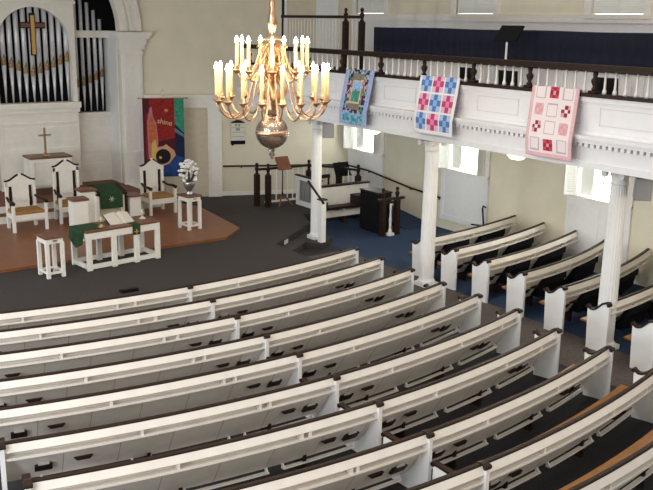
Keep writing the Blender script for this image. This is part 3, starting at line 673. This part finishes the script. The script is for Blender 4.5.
column('white fluted column under the gallery between the pews, middle of three', 11.82, 13.3)
column('white fluted column under the gallery at right, nearest of three', 11.98, 8.89, 0, .155)

# loudspeakers and soffit lamps
def speaker(label, p, rz):
    t = thing('loudspeaker', label, 'loudspeaker', p, rz, 'gray loudspeakers under the gallery')
    f = MB(); f.prism([(-.14,-.10,0),(.14,-.10,0),(.10,.14,0),(-.10,.14,0)], (0,0,.36)); o = f.build('cabinet', 'grey', t, bevel=.012); f = MB(); f.box(-.125,.125,-.11,-.10,.02,.34); f.build('grille', 'grey', t)
    f = MB(); f.box(-.03,.03,.02,.08,.36,.44); f.build('bracket', 'black', t); t.rotation_euler.x = rad(8)
speaker('gray loudspeaker hung under the gallery beside the nearest column', (11.95, 8.44, 2.66), rad(-40))
speaker('gray loudspeaker hung under the gallery beside the farthest column', (11.85, 17.0, 2.68), rad(-40))
for lab, p in (('round glowing ceiling lamp under the gallery left of the pink and red quilt', (12.3, 11.45)), ('round glowing ceiling lamp under the gallery below the blue bordered quilt', (12.25, 15.82))):
    t = thing('ceiling_lamp', lab, 'ceiling lamp', (*p, 2.92), 0, 'soffit lamps under the gallery')
    f = MB(); f.lathe([(.02,-.06),(.12,-.045),(.19,.02),(.20,.06),(.19,.10)], seg=18); f.build('globe', 'dome', t, True); f = MB(); f.lathe([(.21,.10),(.21,.18)], seg=18); f.build('mount', 'trim', t)

# ------------------------------------------------------------------ quilts over the gallery rail
def quilt(label, y0, y1, sh, ztop, zbot, nu, nv, fn, names):
    t = thing('quilt', label, 'quilt', (11.3, (y0+y1)/2, zbot), 0, 'quilts hung over the gallery rail')
    f = MB(); h = ztop-zbot; ym = (y0+y1)/2; V = {}
    def P(i, j):
        u, v = i/nu, j/nv
        s = v*(h+.10)
        if s < .10: x = 11.415+.10*(1-s/.10); z = ztop-.05*(1-s/.10)**2
        else:
            q = (s-.10)/h; x = 11.41-.20*min(1, q*1.35); z = ztop-h*q
        y = y1+(y0-y1)*u + sh*v
        x += .012*sin(u*9+v*2)*v
        return (x-11.3, y-ym, z-zbot)
    for i in range(nu+1):
        for j in range(nv+1): V[i,j] = f.bm.verts.new(P(i,j))
    for i in range(nu):
        for j in range(nv):
            f.mi = names.index(fn((i+.5)/nu, (j+.5)/nv)); f._q([V[i,j], V[i+1,j], V[i+1,j+1], V[i,j+1]])
    o = f.build('cloth', names, t, True); m = o.modifiers.new('solid', 'SOLIDIFY'); m.thickness = .018; m.offset = -1
def nine(u, v, b):
    i, j = int(u*3), int(v*3)
    if i == 1 and j == 1: return 'q_mblue' if b else 'q_mpink'
    if i == 1 or j == 1: return 'q_dblue' if b else 'q_dpink'
    return 'q_lblue' if b else 'q_lpink'
def q2(u, v):
    m = .035; a, b = (u-m)/(1-2*m)*3, (v-m)/(1-2*m)*3
    if not (0 <= a < 3 and 0 <= b < 3): return 'q_white'
    fa, fb2 = a % 1, b % 1; g = .06
    if fa < g or fa > 1-g or fb2 < g or fb2 > 1-g: return 'q_white'
    return nine((fa-g)/(1-2*g), (fb2-g)/(1-2*g), (int(a)+int(b)) % 2 == 0)
quilt('blue and pink nine patch quilt with white sashing hung over the gallery rail', 12.17, 13.28, -.09, 4.335, 3.26, 66, 66, q2, ['q_white','q_lblue','q_mblue','q_dblue','q_lpink','q_mpink','q_dpink'])
KIND = [['o','R','o'],['P','o','D'],['D','o','P'],['o','R','o']]
def q3(u, v):
    if u < .07 or u > .93 or v < .04 or v > .95: return 'q_edge'
    a, b = (u-.07)/.86*3, (v-.04)/.91*4
    k = KIND[min(3,int(b))][min(2,int(a))]; fa, fb2 = a % 1, b % 1; g = .16 if k != 'o' else .12
    if fa < g or fa > 1-g or fb2 < g or fb2 > 1-g: return 'q_cream'
    x, y = (fa-g)/(1-2*g), (fb2-g)/(1-2*g)
    if k == 'o': return 'q_gray' if (x < .09 or x > .91 or y < .09 or y > .91) else 'q_cream'
    i, j = int(x*3), int(y*3)
    if k == 'R': return 'q_rose' if i == 1 and j == 1 else 'q_dred' if (i == 1 or j == 1) else 'q_red'
    if k == 'D': return 'q_cream' if (i == 1 and j == 1) else ('q_dred' if (i == 1 or j == 1) else ('q_cream' if (i+j) % 4 == 0 else 'q_rose'))
    return 'q_rose' if (int(x*4)+int(y*4)) % 3 else 'q_edge'
quilt('pale pink quilt with red patchwork blocks hung over the gallery rail', 9.4, 10.39, -.13, 4.335, 3.20, 74, 92, q3, ['q_edge','q_cream','q_gray','q_red','q_dred','q_rose'])
rr = random.Random(3); TAB = {}
def q1(u, v):
    k = (int(u*20), int(v*26))
    if k not in TAB: TAB[k] = rr.random()
    r = TAB[k]
    if u < .13 or u > .86 or v < .06: return 'q_lav'
    if v > .80: return ('q_teal' if r < .4 else 'q_leaf' if (r < .7 and .84 < v < .95) else 'q_lav' if r < .85 else 'q_mblue')
    if .34 < u < .66 and .25 < v < .64:
        if u < .37 or u > .63 or v < .27 or v > .62: return 'q_peach'
        return ('q_lblue' if r < .7 else 'q_mblue') if v < .42 + .06*(r-.5) else ('q_leaf' if r < .8 else 'q_teal')
    if .30 < u < .70 and (.14 < v < .25 or .64 < v < .74): return 'q_olive'
    if .26 < u < .74 and .22 < v < .68: return 'q_olive' if r < .7 else 'q_peach'
    return 'q_night' if r < .42 else 'q_rose' if r < .62 else 'q_lav' if r < .85 else 'q_leaf'
quilt('blue bordered pictorial quilt with green scene and dark floral ring over the gallery rail', 14.74, 15.73, -.03, 4.335, 3.19, 60, 70, q1, ['q_lav','q_teal','q_leaf','q_mblue','q_peach','q_lblue','q_olive','q_night','q_rose'])

# ------------------------------------------------------------------ pews
BACK = [(-.012,.79),(.020,.79),(.075,.63),(.285,.20),(.252,.20),(-.022,.61),(.035,.618),(.030,.70)]
BAND = [(-.030,.792),(-.012,.792),(.032,.700),(-.062,.697),(-.070,.705)]
RACK = [(.04,.610),(-.076,.610),(-.076,.638),(-.067,.638),(-.067,.623),(.04,.623)]
CAPR = [(-.032,.790),(.030,.790),(.030,.808),(.018,.815),(-.022,.815),(-.032,.806)]
SEAT = [(.18,.39),(.46,.41),(.475,.425),(.46,.44),(.16,.43)]
END = [(-.105,0),(-.10,.775),(-.085,.795),(-.055,.805),(-.04,.81),(.02,.79),(.08,.735),(.14,.68),(.20,.655),(.25,.655),(.29,.68),(.31,.695),(.28,0)]
DIV = [(-.105,0),(-.10,.775),(-.085,.795),(-.05,.805),(-.02,.805),(.03,.79),(.07,.70),(.11,.58),(.16,.52),(.24,.50),(.45,.49),(.69,.50),(.69,0)]
def mkpew(name, label, group, fy, x0, x1, nseg, ends, dividers, pockets, trays, feet, racks, spacers, seamstep=.62, zs=1):
    xm = (x0+x1)/2; O = Vector((xm, fy(xm), 0))
    t = thing(name, label, 'pew', O, 0, group)
    def fr(x):
        e = .01; s = (fy(x+e)-fy(x-e))/(2*e); l = math.hypot(1, s)
        return Vector((x, fy(x), 0))-O, Vector((1/l, s/l, 0)), Vector((-s/l, 1/l, 0))
    def pt(x, n, z):
        p, tt, nn = fr(x); q = p+nn*n; return Vector((q.x, q.y, z))
    def sweep(f, prof, a, b, n):
        return f.loft([[pt(a+(b-a)*i/n, q[0], q[1]) for q in prof] for i in range(n+1)])
    def blk(f, x, w, n0, n1, z0, z1, n0t=None, n1t=None):
        p, tt, nn = fr(x); n0t = n0 if n0t is None else n0t; n1t = n1 if n1t is None else n1t
        c = lambda s, n, z: tuple(p+tt*(s*w/2)+nn*n+Vector((0,0,z)))
        f.hexa([c(-1,n0,z0),c(1,n0,z0),c(1,n1,z0),c(-1,n1,z0),c(-1,n0t,z1),c(1,n0t,z1),c(1,n1t,z1),c(-1,n1t,z1)])
    lean = lambda z: -.022+.274*(.61-z)/.41          # rear face of the leaning back
    f = MB(); sweep(f, BACK, x0+.02, x1-.02, nseg); f.mi = 1
    n = int((x1-x0)/seamstep)
    for k in range(1, n):
        x = x0+(x1-x0)*k/n; blk(f, x, .007, lean(.21)-.002, lean(.21)+.01, .21, .60, lean(.60)-.002, lean(.60)+.01)
    f.build('back_panel', ['pew', 'seam'], t)
    f = MB(); sweep(f, BAND, x0+.03, x1-.03, nseg); f.build('top_board', 'pew', t)
    f = MB(); sweep(f, CAPR, x0, x1, nseg); f.build('cap_rail', 'dark', t)
    f = MB(); sweep(f, RACK, x0+.03, x1-.03, nseg)
    for x in spacers:
        blk(f, x, .035, -.066, .03, .622, .70); blk(f, x+.22, .022, -.01, .05, .56, .611, -.06, .0)
    f.build('book_rack', 'pew', t)
    f = MB(); sweep(f, SEAT, x0+.03, x1-.03, nseg); f.build('seat', 'orange', t)
    for k in range(1, 5):
        x = x0+(x1-x0)*k/5
        if all(abs(x-d) > .2 for d in dividers):
            f = MB(); blk(f, x, .04, .22, .43, 0, .40); f.build('seat_support', 'dark', t)
    def slab(nm, x, prof, th, mt):
        p, tt, nn = fr(x); f = MB()
        f.prism([tuple(p-tt*th/2+nn*q[0]+Vector((0,0,q[1]))) for q in prof], tt*th); o = f.build(nm, mt, t)
        f = MB(); top = prof[2:-1]
        rings = []
        for i, q in enumerate(top):
            a = Vector(top[max(0,i-1)]); b = Vector(top[min(len(top)-1,i+1)]); dv = (b-a).normalized(); nv = Vector((-dv.y, dv.x)); nv = -nv if nv.y < 0 else nv
            c = p+nn*q[0]+Vector((0,0,q[1])); up = nn*nv.x+Vector((0,0,nv.y)); hw = th/2+.014
            rings.append([tuple(c-tt*hw-up*.004), tuple(c+tt*hw-up*.004), tuple(c+tt*hw+up*.026), tuple(c-tt*hw+up*.026)])
        f.loft(rings)
        for q in (top[0], top[-1]):
            c = p+nn*q[0]+Vector((0,0,q[1])); f.tube([c-tt*(th/2+.018), c+tt*(th/2+.018)], .03, 8)
        f.build('arm_cap', 'dark', o)
    for x in ends: slab('end_panel', x, END, .05, 'pewend')
    for x in dividers: slab('divider', x, DIV, .05, 'pewend')
    for x in pockets:
        f = MB(); blk(f, x, .19, lean(.335)-.045, lean(.335)+.01, .335, .435, lean(.435)-.055, lean(.435)+.01); o = f.build('card_pocket', 'dark', t)
        f = MB(); blk(f, x, .12, lean(.43)-.03, lean(.43)-.015, .40, .475, lean(.47)-.03, lean(.47)-.015); f.build('card', 'card', o)
    for x in trays:
        f = MB(); p, tt, nn = fr(x)
        q = lambda s, n, z: tuple(p+tt*s+nn*n+Vector((0,0,z)))
        nf, nb = lean(.44)-.05, lean(.44)+.015
        f.hexa([q(-.07,nf,.42),q(.07,nf,.42),q(.07,nb,.42),q(-.07,nb,.42),q(-.105,nf,.455),q(.105,nf,.455),q(.105,nb,.455),q(-.105,nb,.455)])
        f.build('cup_tray', 'dark', t)
    for a, b in feet:
        f = MB(); sweep(f, [(.20,.145),(.265,.135),(.267,.153),(.202,.165)], a, b, 4)
        for x in (a+.015, b-.015): blk(f, x, .022, .205, .265, .15, .205, .245, .275)
        f.build('footrest', 'pew', t)
    for a, b in racks:
        f = MB(); sweep(f, [(.02,.22),(.27,.22),(.03,.61),(-.06,.62)], a, b, 3)
        xx = a
        while xx < b-.05:
            w = random.uniform(.03,.06); blk(f, xx+w/2, w*.9, -.075, .0, .48, random.uniform(.58,.625)); xx += w
        f.build('hymnal_rack', 'black', t)
    if zs != 1: t.scale.z = zs
    return t

ORD = ['frontmost row before the chancel','second row from the chancel','third row from the chancel','fourth row from the chancel','fifth row from the chancel','sixth row from the chancel','seventh row from the chancel','eighth row from the chancel','ninth row from the chancel','nearest row, lower right corner']
XD = [6.43,6.41,6.34,6.29,6.29,6.26,6.23,6.20,6.22,6.2]
XR = [10.50,10.46,10.44,10.34,10.38,10.36,10.16,10.20,10.16,10.16]
YD = [13.43,12.55,11.59,10.61,9.72,8.78,7.83,6.87,5.99,5.07]
for i in range(10):
    xc, k = 6.0-.06*i, .032-.0002*i; yd, xd = YD[i], XD[i]
    fy = lambda x, xc=xc, k=k, yd=yd, xd=xd: yd+k*((x-xc)**2-(xd-xc)**2)
    x0, x1 = 2.12, XR[i]
    def span(a, b):
        l = (b-a)/3.25; g = l*.16; return [(a+g+j*(l+g*.55), a+g+j*(l+g*.55)+l*.92) for j in range(3)]
    mkpew('pew', 'long curved white pew with dark cap and center divider, '+ORD[i], 'curved center pews', fy, x0, x1, 22, [x0, x1], [xd],
          [x0+.42, xd-.30, xd+.30, x1-.75], [x0+.85, xd-.66, xd+.66, x1-1.08],
          span(x0+.2, xd-.15)+span(xd+.15, x1-.15), [], [x0+1.5, x0+3.0, xd-1.0, xd+1.0, xd+2.5, x1-.5])
YS = [13.67,12.67,11.69,10.70,9.68,8.65,7.66]
XS = [12.14,12.08,12.02,11.97,11.88,11.77,11.64]
RISE = [.68,.78,.82,.95,.93,.93,.93]
SL = ['frontmost, behind the middle column','second from the front','third from the front','fourth from the front','fifth from the front','sixth from the front, at the nearest column','nearest, at the right edge']
for i in range(7):
    xa = XS[i]; kk = (RISE[i]-.08*(15.65-xa))/(15.65-xa)**2
    fy = lambda x, y=YS[i]+.13, xa=xa, kk=kk: y+.08*(x-xa)+kk*(x-xa)**2
    mkpew('pew', 'curved white side pew against the right wall, '+SL[i], 'curved side pews', fy, xa, 15.62, 14, [xa], [], [xa+.30], [xa+.52],
          [], [(xa+.66,xa+1.45),(xa+1.9,xa+2.95)], [xa+1.6,xa+2.9], zs=1.06)

# ------------------------------------------------------------------ chandelier
CX, CY = 6.85, 11.31
ch = thing('chandelier', 'large brass chandelier with two rings of lit candles hanging over the pews', 'chandelier', (CX, CY, 3.28))
def Z(z): return z-3.28
f = MB(); f.lathe([(.02,Z(9)),(.02,Z(5.62)),(.05,Z(5.55)),(.035,Z(5.48)),(.05,Z(5.42)),(.078,Z(5.27)),(.045,Z(5.17)),(.03,Z(5.12)),(.05,Z(5.09)),(.15,Z(5.06)),(.15,Z(5.035)),(.04,Z(5.01)),(.05,Z(4.95)),(.11,Z(4.86)),(.05,Z(4.74)),(.09,Z(4.62)),(.14,Z(4.5)),(.06,Z(4.36)),(.11,Z(4.27)),(.15,Z(4.15)),(.08,Z(4.04)),(.11,Z(3.98))], seg=18); f.build('stem', 'brass', ch, True)
f = MB(); R = .245
f.lathe([(.09,Z(3.96))]+[(R*cos(rad(a)), Z(3.69)+R*sin(rad(a))) for a in range(65,-91,-8) if R*cos(rad(a)) > .04]+[(.04,Z(3.445)),(.06,Z(3.42)),(.028,Z(3.39)),(.05,Z(3.35)),(.018,Z(3.32)),(.03,Z(3.30)),(.004,Z(3.28))], seg=28); 
f.build('ball', 'pewter', ch, True)
f = MB(); f.lathe([(R*.995,Z(3.66)),(R*1.03,Z(3.675)),(R*1.03,Z(3.705)),(R*.995,Z(3.72))], seg=28); f.build('ball_band', 'brass', ch, True)
def smooth(pts, n=5):
    out = []
    P = [pts[0]]+pts+[pts[-1]]
    for i in range(1, len(P)-2):
        for k in range(n):
            t = k/n; q = []
            for j in range(2):
                a, b, c, d = P[i-1][j], P[i][j], P[i+1][j], P[i+2][j]
                q.append(.5*(2*b+(c-a)*t+(2*a-5*b+4*c-d)*t*t+(3*b-a-3*c+d)*t**3))
            out.append(tuple(q))
    out.append(pts[-1]); return out
def arm_set(n, a0, path, rc, zc, hc):
    pp = smooth(path)
    arm = MB().tube([(r, 0, Z(z)) for r, z in pp], .014, 6)
    # scroll near the hub
    r0, z0 = path[1]; arm.tube([(r0+.05*cos(t)*(1-t/9), 0, Z(z0)+.10+.06*sin(t)*(1-t/9)) for t in [.6*k for k in range(10)]], .010, 5)
    arm = arm.build('arm', 'brass', ch, True)
    cup = MB().lathe([(.015,Z(zc)-.05),(.03,Z(zc)-.03),(.065,Z(zc)),(.072,Z(zc)+.012),(.03,Z(zc)+.016),(.032,Z(zc)+.07)], (rc,0,0), 10).build('drip_cup', 'brass', arm, True)
    can = MB().lathe([(.025,Z(zc)+.06),(.025,Z(zc)+hc),(.010,Z(zc)+hc+.012)], (rc,0,0), 10).build('candle', 'candle', arm, True)
    fl = MB().lathe([(.006,Z(zc)+hc+.005),(.032,Z(zc)+hc+.035),(.022,Z(zc)+hc+.075),(.002,Z(zc)+hc+.115)], (rc,0,0), 6).build('flame', 'flame', arm, True)
    for k in range(n):
        o = arm if k == 0 else copy_tree(arm, ch)
        o.rotation_euler.z = a0+2*PI*k/n
VA = math.atan2(-CY, -CX)      # towards the gallery the photo is taken from
arm_set(18, VA+rad(10), [(.07,4.52),(.17,4.60),(.29,4.46),(.36,4.20),(.46,4.00),(.60,3.92),(.73,3.96),(.80,4.06),(.82,4.14)], .82, 4.17, .43)
arm_set(9, VA, [(.06,4.74),(.17,4.82),(.27,4.64),(.36,4.48),(.45,4.46),(.51,4.56)], .52, 4.60, .38)
# scrolled brackets about the stem
for k in range(14):
    f = MB(); a = VA+2*PI*k/14+.3
    f.tube([((.08+.14*sin(PI*t/10))*cos(a), (.08+.14*sin(PI*t/10))*sin(a), Z(4.50)-.038*t) for t in range(11)], .011, 6); f.build('scroll', 'brass', ch, True)
for k in range(18):
    f = MB(); a = VA+2*PI*k/18+.15
    f.tube([((.07+.16*sin(PI*t/10))*cos(a), (.07+.16*sin(PI*t/10))*sin(a), Z(4.98)-.055*t) for t in range(11)], .012, 6); f.build('scroll', 'brass', ch, True)

# ------------------------------------------------------------------ light
w = bpy.data.worlds.new('world'); S.world = w; w.use_nodes = True
nt = w.node_tree; bg = nt.nodes['Background']; bg.inputs['Color'].default_value = (1.0, .96, .89, 1)
tcw = nt.nodes.new('ShaderNodeTexCoord'); sx = nt.nodes.new('ShaderNodeSeparateXYZ'); mr = nt.nodes.new('ShaderNodeMapRange')
nt.links.new(tcw.outputs['Generated'], sx.inputs[0]); nt.links.new(sx.outputs['Z'], mr.inputs['Value'])
mr.inputs['From Min'].default_value = 0; mr.inputs['From Max'].default_value = .8; mr.inputs['To Min'].default_value = .09; mr.inputs['To Max'].default_value = 1.02
nt.links.new(mr.outputs['Result'], bg.inputs['Strength'])
def area(name, loc, target, sx, sy, power, col):
    l = bpy.data.lights.new(name, 'AREA'); l.shape = 'RECTANGLE'; l.size = sx; l.size_y = sy; l.energy = power; l.color = col
    o = bpy.data.objects.new(name, l); COL.objects.link(o); o.location = loc
    o.rotation_euler = (Vector(target)-Vector(loc)).to_track_quat('-Z', 'Y').to_euler(); return o
for y in (5, 10, 15, 20): area('left_window_daylight', (-3.0, y, 2.2), (6, y, 1.2), 1.3, 2.0, 170, (.84, .94, 1))
for y in (4, 9): area('left_gallery_fill', (-3.0, y, 6.8), (8, y+2, 1), 1.4, 2.2, 260, (.95, .97, 1))  # added lamps standing in for unseen upper windows, brighten the gallery front
for x in (3, 9): area('rear_fill', (x, -2.5, 7.0), (x+1, 9, .5), 1.6, 2.4, 90, (1, .95, .88))  # unseen lamps added behind the camera to brighten the pew tops
for k in range(3):
    l = bpy.data.lights.new('candle_glow', 'POINT'); l.energy = 22; l.color = (1, .72, .4); l.shadow_soft_size = .2
    o = bpy.data.objects.new('candle_glow', l); COL.objects.link(o); a = 2*PI*k/3; o.location = (CX+.8*cos(a), CY+.8*sin(a), 4.9)
for x, y in ((12.3,11.45),(12.25,15.82),(12.3,7.1)):
    l = bpy.data.lights.new('soffit_lamp_glow', 'POINT'); l.energy = 38; l.color = (1, .9, .7); l.shadow_soft_size = .15
    o = bpy.data.objects.new('soffit_lamp_glow', l); COL.objects.link(o); o.location = (x, y, 2.7)
vs = S.view_settings; vs.view_transform = 'Standard'; vs.look = 'None'; vs.exposure = .17; vs.gamma = 1; vs.use_curve_mapping = False
